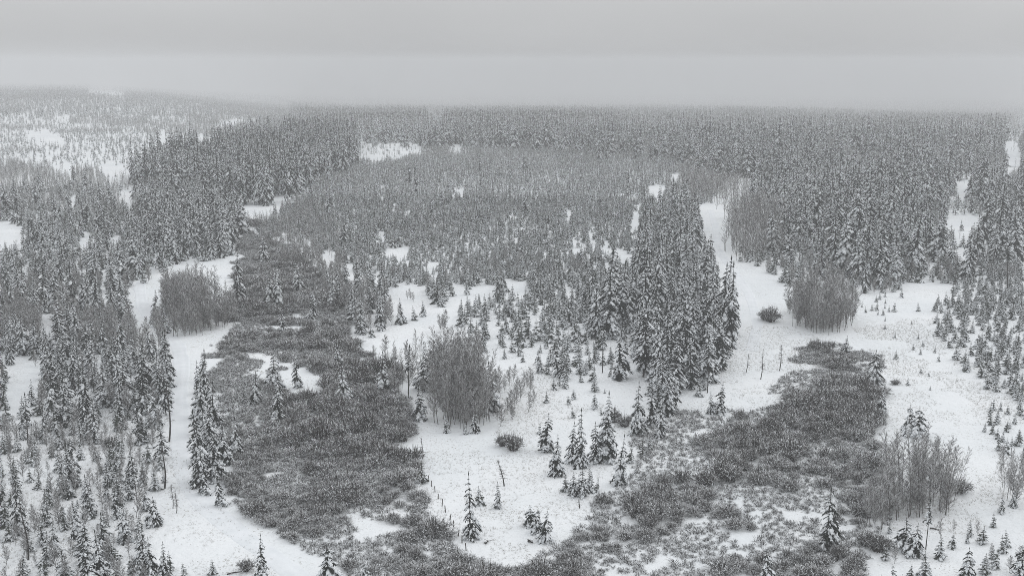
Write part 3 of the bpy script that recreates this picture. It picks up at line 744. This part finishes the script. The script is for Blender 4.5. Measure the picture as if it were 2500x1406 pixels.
# ---- shrubs
BRUSH = [
    ("the upper creek brush", [(590, 560), (625, 540), (700, 620), (835, 740), (872, 830), (905, 900), (800, 930), (640, 880), (540, 850), (565, 745)], 2.5, 0.9, 2.4, -0.16),
    ("the dark creek brush", [(700, 965), (780, 930), (905, 900), (960, 945), (1012, 1000), (1000, 1080), (1012, 1180), (1062, 1232), (1000, 1290), (860, 1270), (740, 1180), (670, 1060)], 2.3, 1.1, 2.6, -0.26),
    ("the thin brush beside the trail", [(548, 1235), (565, 1100), (520, 985), (500, 860), (540, 850), (640, 900), (700, 965), (670, 1060), (740, 1180), (700, 1260), (620, 1270)], 2.2, 0.6, 1.5, -0.05),
    ("the lower creek brush", [(620, 1270), (740, 1190), (860, 1270), (880, 1330), (860, 1360), (700, 1345)], 2.2, 0.9, 2.2, -0.22),
    ("the brush along the fence line", [(880, 1330), (1000, 1290), (1062, 1232), (1105, 1320), (1185, 1400), (1185, 1450), (840, 1450)], 2.3, 0.8, 2.2, -0.12),
    ("the meadow brush", [(1890, 1000), (1925, 970), (2010, 985), (1990, 880), (2050, 850), (2150, 930), (2140, 1080), (2030, 1105), (1900, 1030)], 2.3, 1.2, 2.6, -0.20),
    ("the brush below the centre stand", [(1700, 1060), (1760, 1030), (1960, 1080), (1950, 1180), (1900, 1220), (1760, 1190)], 2.3, 1.2, 2.7, -0.20),
    ("the brush at the slope foot", [(1540, 1230), (1620, 1150), (1750, 1190), (1770, 1310), (1640, 1335), (1480, 1320)], 2.3, 1.1, 2.5, -0.20),
    ("the southeast brush", [(1760, 1260), (1900, 1220), (2060, 1210), (2130, 1290), (2090, 1450), (1720, 1450), (1800, 1350)], 2.3, 1.2, 2.7, -0.20),
    ("the brush under southeast aspens", [(1990, 1150), (2090, 1110), (2150, 1160), (2150, 1250), (2060, 1230)], 2.3, 1.2, 2.6, -0.20),
    ("the mound at the bottom edge", [(1365, 1330), (1440, 1300), (1520, 1370), (1510, 1450), (1360, 1450)], 1.6, 1.0, 1.9, -0.32),
    ("the patch at the bottom edge", [(1195, 1380), (1280, 1355), (1335, 1385), (1330, 1450), (1190, 1450)], 1.6, 0.9, 1.8, -0.32),
]
SINGLE_SHRUB = [(1880, 784, 3.4), (1868, 780, 2.6), (2006, 855, 2.0), (2025, 850, 1.8), (1990, 852, 2.0), (1805, 1022, 1.6), (1475, 1228, 1.5), (1252, 1098, 2.6), (1227, 1088, 1.8), (2115, 1330, 1.8), (2145, 1345, 2.0), (2160, 1340, 1.6), (2340, 1200, 2.0), (1500, 1030, 2.2), (1525, 1040, 2.0), (985, 1055, 1.8), (1000, 1062, 1.6), (2186, 938, 0.9), (151, 1090, 1.4), (270, 1090, 1.6), (601, 1391, 1.4)]
shrubs = []
for bi, (phrase, poly, s, h0, h1, thr) in enumerate(BRUSH):
    X, Y, Z, px, py, h = scatter(poly, s, h0, h1, 3000 + bi, 0.04, 34)
    n_ = 0.8 * vnoise(X, Y, 13, 80) + 0.7 * vnoise(X, Y, 5, 81)
    k = n_ > thr
    h = h * (0.55 + 1.25 * np.clip(n_ + 0.2, 0, 0.8))
    for i in np.nonzero(k)[0]:
        shrubs.append(dict(kind="willow", x=X[i], y=Y[i], z=Z[i], h=h[i], px=px[i], py=py[i], reg=phrase))
for (sx_, sy_, sh_) in SINGLE_SHRUB:
    g_ = ground(sx_, sy_)
    shrubs.append(dict(kind="willow", x=g_[0], y=g_[1], z=g_[2], h=sh_, px=sx_, py=sy_, reg="open snow", land=True))

# ------------------------------------------------------------------ build individuals and the uncountable rest
SETS = {"spruce": (P_SPRUCE, CON_S), "medium": (P_MEDIUM, CON_S), "bushy": (P_BUSHY, CON_S), "lodge": (P_LODGE, CON_S), "sapling": (P_SAPLING, CON_P),
        "aspen": (P_ASPEN, ASP), "young": (P_YOUNG, ASP), "willow": (P_WILLOW, WIL), "russet": (P_WILLOW, RUS)}
PARTS = {}
def part_meshes(setname, i):
    key = (setname, i)
    if key not in PARTS:
        mb = SETS[setname][0][i][0]; mats = SETS[setname][1]
        if setname in ("aspen", "young"): d = {"trunk": mb.mesh("aspen_trunk", mats, [0]), "crown": mb.mesh("aspen_crown", mats, [1])}
        elif setname in ("willow", "russet"): d = {"stems": mb.mesh("willow_stems", mats, [0]), "snow_cover": mb.mesh("willow_snow", mats, [1])}
        else: d = {"trunk": mb.mesh("conifer_trunk", mats, [0]), "crown": mb.mesh("conifer_crown", mats, [1]), "snow_cover": mb.mesh("conifer_snow", mats, [2])}
        PARTS[key] = d
    return PARTS[key]

def set_of(it):
    if it["kind"] == "spruce": return "spruce" if it["h"] > 9.5 else "medium"
    return it["kind"]

ORD = "zeroth first second third fourth fifth sixth seventh eighth ninth tenth eleventh twelfth thirteenth fourteenth fifteenth sixteenth seventeenth eighteenth nineteenth twentieth".split()
TENS = {2: "twenty", 3: "thirty", 4: "forty", 5: "fifty", 6: "sixty"}
def ordinal(n):
    if n <= 20: return ORD[n]
    t, u = divmod(n, 10)
    return (TENS[t][:-1] + "ieth") if u == 0 else TENS[t] + "-" + ORD[u]

NAME = {"spruce": "spruce_tree", "medium": "spruce_tree", "bushy": "spruce_tree", "lodge": "spruce_tree", "sapling": "pine_sapling", "aspen": "aspen_tree", "young": "aspen_tree", "willow": "willow_shrub", "russet": "willow_shrub"}
WORD = {"spruce": "snowy spruce", "medium": "snowy spruce", "bushy": "snow-loaded spruce", "lodge": "bare-trunked conifer", "sapling": "snowy young pine", "aspen": "bare grey aspen", "young": "bare thin sapling", "willow": "leafless willow shrub", "russet": "reddish willow shrub"}
CAT = {"spruce_tree": "tree", "pine_sapling": "tree", "aspen_tree": "tree", "willow_shrub": "shrub"}
GROUP = {"spruce_tree": "snow-laden spruces of the valley", "pine_sapling": "young pines on the open snow", "aspen_tree": "bare aspens of the groves", "willow_shrub": "willow shrubs of the wet ground"}

def in_view(it):
    if not (-25 < it["px"] < 2525): return False
    _, ty, _ = project(it["x"], it["y"], it["z"] + it["h"])
    return ty < 1404 and it["py"] > 0

for it in items + shrubs:
    it["set"] = set_of(it)
    it["d"] = math.hypot(it["x"], it["y"])
    if it["set"] == "willow" and 1880 < it["px"] < 1950 and 1205 < it["py"] < 1245: it["set"] = "russet"
    it["size"] = it["h"] / it["d"] * (3.0 if it.get("land") else 1.0) if in_view(it) else 0.0
chosen, rest = [], []
for nm in ("spruce_tree", "pine_sapling", "aspen_tree", "willow_shrub"):
    L_ = sorted([it for it in items + shrubs if NAME[it["set"]] == nm], key=lambda q: -q["size"])
    k = 300
    chosen += [q for q in L_[:k] if q["size"] > 0]
    rest += [q for q in L_[:k] if q["size"] <= 0] + L_[k:]

# a phrase that says where the ones stand that were read singly off the photo
ZONES = [("the wood at the trail bend", (-200, 1040, 455, 1500)), ("the grove west of the trail", (-200, 850, 430, 1040)), ("the loose west flank wood", (-200, 520, 400, 850)),
         ("the trailside clump", (455, 850, 582, 1245)), ("the creek brush", (582, 540, 880, 1300)), ("the bottom edge beside the brush", (582, 1300, 1000, 1500)), ("the mixed grove beside the brush", (880, 700, 1075, 1040)),
         ("the dense aspen grove", (1040, 860, 1215, 1070)), ("the centre clearing", (1000, 1070, 1300, 1330)), ("the clump in the centre clearing", (1300, 1000, 1480, 1230)), ("the clump at the stand's foot", (1480, 920, 1625, 1190)),
         ("the bottom centre clearing", (1260, 1225, 1350, 1330)), ("the open centre slope", (1215, 820, 1480, 1025)), ("the central spruce stand", (1430, 500, 1810, 1060)), ("the southeast brush", (1810, 1180, 2110, 1500)),
         ("the open east meadow", (2040, 800, 2300, 1070)), ("the southeast corner", (2110, 1180, 2600, 1500)), ("the forest east of the track", (1840, 400, 2600, 800)), ("the slope below the pine plain", (1075, 760, 1430, 870))]
for it in chosen:
    if "reg" not in it:
        it["reg"] = next((p for p, (a, b, c_, d_) in ZONES if a <= it["px"] < c_ and b <= it["py"] < d_), "the open snow")

def size_word(it):
    h = it["h"]; s = it["set"]
    if s in ("spruce", "medium", "lodge"): return "towering" if h > 16 else "tall" if h > 11 else "middling" if h > 6.5 else "small"
    if s == "sapling": return "tallish" if h > 4.2 else "short" if h < 1.8 else "slim"
    if s in ("aspen", "young"): return "tall" if h > 9.5 else "slender" if h > 5 else "low"
    if s == "bushy": return "squat"
    return "broad" if h > 2.2 else "rounded" if h > 1.4 else "low"

buckets = {}
for it in chosen: buckets.setdefault((WORD[it["set"]], it["reg"]), []).append(it)
for (word, reg), L_ in buckets.items():
    L_.sort(key=lambda q: -q["py"])
    per = 9 if len(L_) > 14 else max(1, len(L_))
    rows = [L_[i:i + per] for i in range(0, len(L_), per)]
    if len(rows) > 1 and len(rows[-1]) < 4:
        last = rows.pop(); rows[-1] = rows[-1] + last
    for ri, row in enumerate(rows):
        row.sort(key=lambda q: q["px"])
        for ci, it in enumerate(row):
            rw = "" if len(rows) == 1 else (" in the front row" if ri == 0 else " in the back row" if ri == len(rows) - 1 else " in the %s row" % ordinal(ri + 1))
            prep = " in " if reg != "open snow" else " on the "
            pos = "" if len(row) == 1 else " %s from left" % ordinal(ci + 1)
            if len(("x %s%s%s of %s" % (word, pos, rw.replace(" in the", ""), reg)).split()) > 16: pos = pos.replace(" from left", "")
            it["label"] = "%s %s%s%s%s%s" % (size_word(it), word, pos, rw.replace(" in the", ""), " of " if rw else prep, reg)

def place(it):
    st = it["set"]; protos = SETS[st][0]
    i = random.randrange(len(protos)); H0 = protos[i][1]
    nm = NAME[st]
    root = bpy.data.objects.new(nm, None); C.link(root)
    root.empty_display_size = 0.3
    root.location = (it["x"], it["y"], it["z"] - 0.06)
    s = it["h"] / H0
    w = s * random.uniform(0.78, 1.18) * it.get("w", 1.0)
    if st in ("willow", "russet"): w = s ** 0.6 * random.uniform(0.85, 1.3)
    if st == "sapling": w = s * random.uniform(0.9, 1.3)
    root.scale = (w, w, s)
    tilt = {"lodge": 0.07, "aspen": 0.08, "young": 0.10}.get(st, 0.045)
    root.rotation_euler = (random.gauss(0, tilt), random.gauss(0, tilt), random.uniform(0, 6.283))
    tag(root, it["label"], CAT[nm], GROUP[nm])
    pm = part_meshes(st, i); up = None
    for k, me in pm.items():
        o = bpy.data.objects.new(k, me); C.link(o)
        o.parent = up if (k == "snow_cover" and up is not None and st not in ("willow", "russet")) else root
        if k == "crown": up = o
        if k in ("snow_cover", "stems"): o["kind"] = "stuff"
    return root

for it in chosen: place(it)

# ---- stuff: one object for each uncountable mass, copies set out by geometry nodes
def stuff(name, mats, protos, pts, label):
    if not pts: return
    coll = bpy.data.collections.new(name + "_kinds")
    for i, (mb, h0) in enumerate(protos):
        o = bpy.data.objects.new("%s_%02d" % (name, i), mb.mesh(name + "_plant", mats)); coll.objects.link(o)
    P = np.array([(p["x"], p["y"], p["z"] - 0.05) for p in pts])
    n = len(P)
    me = bpy.data.meshes.new(name); me.vertices.add(n); me.vertices.foreach_set("co", P.astype(np.float32).ravel())
    g = np.random.default_rng(len(name) * 7 + n)
    pick = g.integers(0, len(protos), n)
    s = np.array([p["h"] for p in pts]) / np.array([protos[k][1] for k in pick])
    wide = np.array([p.get("w", 1.0) for p in pts]) * g.uniform(0.85, 1.25, n)
    scl = np.stack([s * wide, s * wide, s], 1)
    rot = np.stack([g.normal(0, 0.04, n), g.normal(0, 0.04, n), g.uniform(0, 6.283, n)], 1)
    a = me.attributes.new("pick", 'INT', 'POINT'); a.data.foreach_set("value", pick.astype(np.int32))
    a = me.attributes.new("turn", 'FLOAT_VECTOR', 'POINT'); a.data.foreach_set("vector", rot.astype(np.float32).ravel())
    a = me.attributes.new("size", 'FLOAT_VECTOR', 'POINT'); a.data.foreach_set("vector", scl.astype(np.float32).ravel())
    o = bpy.data.objects.new(name, me); C.link(o)
    nt = bpy.data.node_groups.new(name + "_nodes", 'GeometryNodeTree')
    nt.interface.new_socket("Geometry", in_out='INPUT', socket_type='NodeSocketGeometry')
    nt.interface.new_socket("Geometry", in_out='OUTPUT', socket_type='NodeSocketGeometry')
    N, L = nt.nodes, nt.links
    gi, go = N.new("NodeGroupInput"), N.new("NodeGroupOutput")
    ci = N.new("GeometryNodeCollectionInfo"); ci.inputs["Collection"].default_value = coll
    ci.inputs["Separate Children"].default_value = True; ci.inputs["Reset Children"].default_value = True
    ip = N.new("GeometryNodeInstanceOnPoints"); ip.inputs["Pick Instance"].default_value = True
    def attr(nm, ty):
        x = N.new("GeometryNodeInputNamedAttribute"); x.data_type = ty; x.inputs["Name"].default_value = nm
        return x.outputs["Attribute"]
    L.new(gi.outputs[0], ip.inputs["Points"]); L.new(ci.outputs[0], ip.inputs["Instance"])
    L.new(attr("pick", 'INT'), ip.inputs["Instance Index"])
    er = N.new("FunctionNodeEulerToRotation"); L.new(attr("turn", 'FLOAT_VECTOR'), er.inputs[0])
    L.new(er.outputs[0], ip.inputs["Rotation"]); L.new(attr("size", 'FLOAT_VECTOR'), ip.inputs["Scale"])
    L.new(ip.outputs[0], go.inputs[0])
    md = o.modifiers.new("plants", 'NODES'); md.node_group = nt
    tag(o, label, kind="stuff")
    return o

def pick_rest(sets, near):
    edge = 900.0 if "spruce" in sets else 480.0 if "sapling" in sets else 340.0
    return [q for q in rest if q["set"] in sets and ((q["d"] < edge) if near else (q["d"] >= edge))]
near_sp = pick_rest(("spruce", "medium", "bushy", "lodge"), True)
stuff("spruce_thicket", CON_S, P_SPRUCE, near_sp, "snowy spruces packed behind the nearer trees")
stuff("spruce_forest", CON_S, P_SPRUCE_FAR, pick_rest(("spruce", "medium", "bushy", "lodge"), False), "far snow-laden spruce forest fading into low cloud")
stuff("young_pine_thicket", CON_P, P_SAPLING, pick_rest(("sapling",), True), "young snow-dusted pines filling the middle ground")
stuff("young_pine_forest", CON_P, P_PINE_FAR, pick_rest(("sapling",), False), "dense young pine forest covering the far plain")
stuff("aspen_thicket", ASP, P_YOUNG, pick_rest(("young", "aspen"), True), "bare frosted aspen growth between the conifers")
stuff("aspen_woods", ASP, P_ASPEN_FAR, pick_rest(("young", "aspen"), False), "grey leafless woods on the far slopes")
stuff("willow_thicket", WIL, P_WILLOW, [dict(q, w=1.3) for q in rest if q["set"] in ("willow", "russet")], "dense leafless willow brush along the creek")

# low brush and dry grass poking through the snow
def cover(polys, s, h0, h1, seed, thr, ns=6):
    out = []
    for i, poly in enumerate(polys):
        X, Y, Z, px, py, h = scatter(poly, s, h0, h1, seed + i, 0.1, 45)
        k = vnoise(X, Y, ns, seed) + 0.6 * vnoise(X, Y, ns * 0.35, seed + 1) > thr
        out += [dict(x=X[j], y=Y[j], z=Z[j], h=h[j], w=1.3) for j in np.nonzero(k)[0]]
    return out
LOW = [b[1] for b in BRUSH[:5]] + [[(1560, 1030), (1700, 1010), (1880, 980), (1990, 850), (2150, 870), (2160, 1100), (2150, 1300), (2110, 1450), (1180, 1450), (1190, 1370), (1350, 1330), (1480, 1220), (1560, 1130)]]
stuff("low_brush", WIL, P_BRUSH, cover(LOW[:5], 0.74, 0.25, 0.8, 5000, -0.28, 5) + cover(LOW[5:], 0.8, 0.2, 0.75, 5100, -0.14, 6), "low twiggy brush half buried in snow")
P_GRASS = []
for i in range(4):
    g = np.random.default_rng(700 + i); b = MB()
    n_ = 7; p0 = np.c_[g.normal(0, 0.09, (n_, 2)), np.zeros(n_)]; p1 = p0 + np.c_[g.normal(0, 0.13, (n_, 2)), g.uniform(0.15, 0.34, n_)]
    V, F = rods(p0, p1, np.full(n_, 0.009), np.full(n_, 0.004)); b.add(V, F, 0); P_GRASS.append((b, 0.3))
MEADOW = [[(1770, 830), (1920, 800), (2040, 850), (2000, 970), (1880, 1000), (1640, 1040), (1760, 930)], [(1010, 1080), (1300, 1060), (1560, 1130), (1480, 1230), (1340, 1340), (1180, 1400), (1060, 1230)],
          [(2070, 790), (2300, 790), (2500, 1010), (2400, 1290), (2160, 1300), (2160, 900)], [(-100, 1000), (420, 1040), (460, 1200), (700, 1400), (-100, 1440)], [(530, 870), (640, 880), (640, 960), (560, 960)], [(1190, 900), (1330, 900), (1560, 1030), (1300, 1060), (1200, 1050)]]
stuff("dry_grass", [M_GRASS], P_GRASS, cover(MEADOW, 0.6, 0.06, 0.34, 6000, -0.16, 8), "dry grass tips poking through the thin snow")

# ------------------------------------------------------------------ dead trees, logs, posts
def dead_tree(px, py, top, label, lean=0.0, branches=14, r=0.07, seed=0, blen=0.9):
    g = np.random.default_rng(seed + 900)
    b_ = ground(px, py); H = float(tall(px, b_, top))
    root = bpy.data.objects.new("dead_tree", None); C.link(root); root.location = (b_[0], b_[1], b_[2] - 0.1)
    pt = lambda t: np.array([lean * H * t + 0.02 * H * math.sin(5 * t), 0.01 * H * math.sin(7 * t), H * t])
    ts = np.linspace(0, 1, 9)
    b = MB(); V, F = stem([pt(t) for t in ts], [r * (1 - t) ** 0.7 + 0.02 for t in ts], 6); b.add(V, F, 0)
    o = bpy.data.objects.new("trunk", b.mesh("dead_trunk", [M_TRUNK])); C.link(o); o.parent = root
    P0, P1, R0, R1 = [], [], [], []
    for i in range(branches):
        t = g.uniform(0.3, 0.97); az = g.uniform(0, 6.28); l = blen * g.uniform(0.4, 1.2) * (1.15 - t)
        p = pt(t); q = p + np.array([math.cos(az) * l, math.sin(az) * l, g.uniform(-0.25, 0.35) * l])
        P0.append(p); P1.append(q); R0.append(0.03); R1.append(0.015)
        for _ in range(3):
            a = p + (q - p) * g.uniform(0.3, 0.9); P0.append(a); P1.append(a + g.normal(0, 0.16, 3)); R0.append(0.02); R1.append(0.01)
    b = MB(); V, F = rods(P0, P1, R0, R1); b.add(V, F, 0)
    o = bpy.data.objects.new("crown", b.mesh("dead_branches", [M_WILLOW])); C.link(o); o.parent = root
    tag(root, label, "tree", "dead trees")

dead_tree(1903, 905, 840, "small dead tree with bare twigs alone on the east meadow", 0.05, 34, 0.08, 1, 1.1)
dead_tree(1857, 926, 850, "dead spindly tree standing nearest the central stand on the meadow", 0.06, 30, 0.07, 2, 1.0)
dead_tree(1821, 910, 862, "short leaning dead tree at the edge of the meadow", 0.12, 18, 0.06, 3, 0.9)
dead_tree(69, 1366, 1210, "thin dead pole with one side branch in the mixed wood", -0.03, 8, 0.11, 4, 1.6)
dead_tree(1231, 1186, 1120, "leaning dead spruce with ragged twigs in the centre clearing", -0.2, 46, 0.08, 5, 0.9)
dead_tree(1032, 1120, 1066, "slim dead pole behind the small spruce by the creek brush", -0.03, 14, 0.05, 6, 0.8)
dead_tree(1318, 1402, 1348, "thin leaning dead stem beside the bottom brush patch", 0.3, 16, 0.06, 7, 0.7)
dead_tree(90, 645, 570, "dark leaning dead trunk on the snowy west flank", -0.10, 5, 0.14, 8, 0.8)
dead_tree(413, 1078, 915, "tall bare dark pole standing at the west trail edge", 0.035, 14, 0.13, 9, 0.9)
dead_tree(402, 1192, 1072, "second bare dark pole lower down beside the trail", 0.03, 10, 0.12, 19, 0.8)
dead_tree(1415, 1240, 1216, "bent bare stub below the centre clump", -0.1, 8, 0.06, 10, 0.7)
dead_tree(2010, 795, 700, "dark leaning dead trunk at the edge of the aspen grove", -0.16, 4, 0.12, 11, 0.8)
dead_tree(422, 1240, 1180, "thin bare stem beside the trail bend", 0.02, 26, 0.04, 12, 1.0)
dead_tree(431, 1252, 1200, "shorter bare stem nearest the trail bend", 0.03, 24, 0.04, 13, 0.9)

def log(pa, pb, r, label, seed=0):
    A, B = ground(*pa), ground(*pb)
    g = np.random.default_rng(seed)
    d = B - A; n = 7; L = float(np.linalg.norm(d))
    root = bpy.data.objects.new("fallen_log", None); C.link(root); root.location = A + (0, 0, r * 0.9)
    du = d / L; s = unit(np.cross(du, (0, 0, 1))); u = np.cross(s, du)
    V = []
    for i in range(n):
        t = i / (n - 1); c_ = d * t + s * 0.12 * math.sin(4 * t + seed) + u * 0.05 * math.sin(6 * t)
        for j in range(7):
            a = 6.283 * j / 7; rr = r * (1 - 0.45 * t) * g.uniform(0.88, 1.1)
            V.append(c_ + (s * math.cos(a) + u * math.sin(a)) * rr)
    F = []
    for i in range(n - 1):
        for j in range(7):
            a, b2 = i * 7 + j, i * 7 + (j + 1) % 7; F += [(a, b2, b2 + 7), (a, b2 + 7, a + 7)]
    F += [(0, j + 1, j) for j in range(1, 6)] + [((n - 1) * 7, (n - 1) * 7 + j, (n - 1) * 7 + j + 1) for j in range(1, 6)]
    b = MB(); b.add(V, F, 0)
    o = bpy.data.objects.new("trunk", b.mesh("log_trunk", [M_TRUNK])); C.link(o); o.parent = root
    P0, P1 = [], []
    for i in range(4):
        t = g.uniform(0.2, 0.9); p = d * t; P0.append(p); P1.append(p + s * g.choice([-1, 1]) * g.uniform(0.3, 0.7) + u * g.uniform(0.1, 0.5))
    V, F = rods(P0, P1, [r * 0.28] * 4, [r * 0.14] * 4); b = MB(); b.add(V, F, 0)
    o = bpy.data.objects.new("branch_stub", b.mesh("log_stubs", [M_TRUNK])); C.link(o); o.parent = root; o["kind"] = "stuff"
    tag(root, label, "log", "fallen logs in the snow")

log((1183, 1327), (1193, 1321), 0.16, "short dark log lying below the lone tall spruce", 1)
log((1292, 1322), (1299, 1326), 0.20, "stubby dark log below the squat spruce trio", 2)
log((1408, 822), (1462, 823), 0.22, "long fallen log at the back of the snowy slope", 3)
log((1582, 822), (1606, 825), 0.22, "fallen log showing inside the central spruce stand", 4)
log((108, 620), (154, 628), 0.26, "long dark log lying on the snowy west flank", 5)
log((-5, 616), (60, 613), 0.2, "thin fallen log at the west edge of the flank", 6)
log((1186, 1008), (1208, 1000), 0.14, "tilted broken log beside the dense aspen grove", 7)
log((554, 1401), (596, 1395), 0.10, "thin fallen stem in the snow by the bottom edge", 8)
log((2270, 1290), (2292, 1294), 0.12, "fallen stem behind the bare-trunked southeast conifer", 9)
log((1300, 690), (1316, 692), 0.2, "fallen log at the front edge of the pine plain", 10)

posts = [(1046, 1175), (1054, 1187), (1062, 1200), (1070, 1217), (1079, 1235), (1088, 1250), (1098, 1269), (1107, 1286), (1119, 1308), (1128, 1325), (1138, 1343)]
for i, (px_, py_) in enumerate(posts):
    b_ = ground(px_, py_); g = np.random.default_rng(i)
    H = 1.05 + g.uniform(-0.15, 0.15)
    root = bpy.data.objects.new("fence_post", None); C.link(root); root.location = (b_[0], b_[1], b_[2] - 0.15)
    root.rotation_euler = (g.normal(0, 0.06), g.normal(0, 0.06), g.uniform(0, 6))
    b = MB(); V, F = stem([(0, 0, 0), (0.01, 0, H * 0.5), (0, 0.01, H), (0, 0.01, H + 0.05)], [0.07, 0.065, 0.062, 0.04], 8); b.add(V, F, 0)
    o = bpy.data.objects.new("shaft", b.mesh("post_shaft", [M_WOOD])); C.link(o); o.parent = root
    b = MB(); V, F = stem([(0, 0.01, H + 0.04), (0, 0.01, H + 0.09), (0, 0.01, H + 0.13)], [0.075, 0.07, 0.03], 8); b.add(V, F, 0)
    o = bpy.data.objects.new("snow_cap", b.mesh("post_cap", [M_SNOW])); C.link(o); o.parent = root
    tag(root, "weathered fence post with snow cap, %s along the line from the small spruce" % ordinal(i + 1), "fence post", "fence posts along the brush edge")

# ------------------------------------------------------------------ haze
def box_object(name, lo, hi):
    x0, y0, z0 = lo; x1, y1, z1 = hi
    V = [(x0, y0, z0), (x1, y0, z0), (x1, y1, z0), (x0, y1, z0), (x0, y0, z1), (x1, y0, z1), (x1, y1, z1), (x0, y1, z1)]
    F = [(0, 3, 2, 1), (4, 5, 6, 7), (0, 1, 5, 4), (1, 2, 6, 5), (2, 3, 7, 6), (3, 0, 4, 7)]
    me = bpy.data.meshes.new(name); me.from_pydata(V, [], F); me.update()
    o = bpy.data.objects.new(name, me); C.link(o)
    return o
hz = box_object("haze", (gx[0] - 50, gy[0] - 50, float(GZ.min()) - 1.5), (gx[-1] + 50, gy[-1] + 50, 76.0))
hm = bpy.data.materials.new("haze_air"); hm.use_nodes = True
hN, hL = hm.node_tree.nodes, hm.node_tree.links
hN.clear()
ho = hN.new("ShaderNodeOutputMaterial"); pv = hN.new("ShaderNodeVolumePrincipled")
pv.inputs["Color"].default_value = (0.765, 0.77, 0.778, 1)
pv.inputs["Density"].default_value = 0.00050
pv.inputs["Anisotropy"].default_value = 0.0
hL.new(pv.outputs[0], ho.inputs["Volume"])
hz.data.materials.append(hm)
tag(hz, "pale winter haze and low mist over the valley", kind="stuff")
print("ITEMS", len(items), "SHRUBS", len(shrubs), "CHOSEN", len(chosen), "REST", len(rest), "TOPZ", max(q["z"] + q["h"] for q in items))
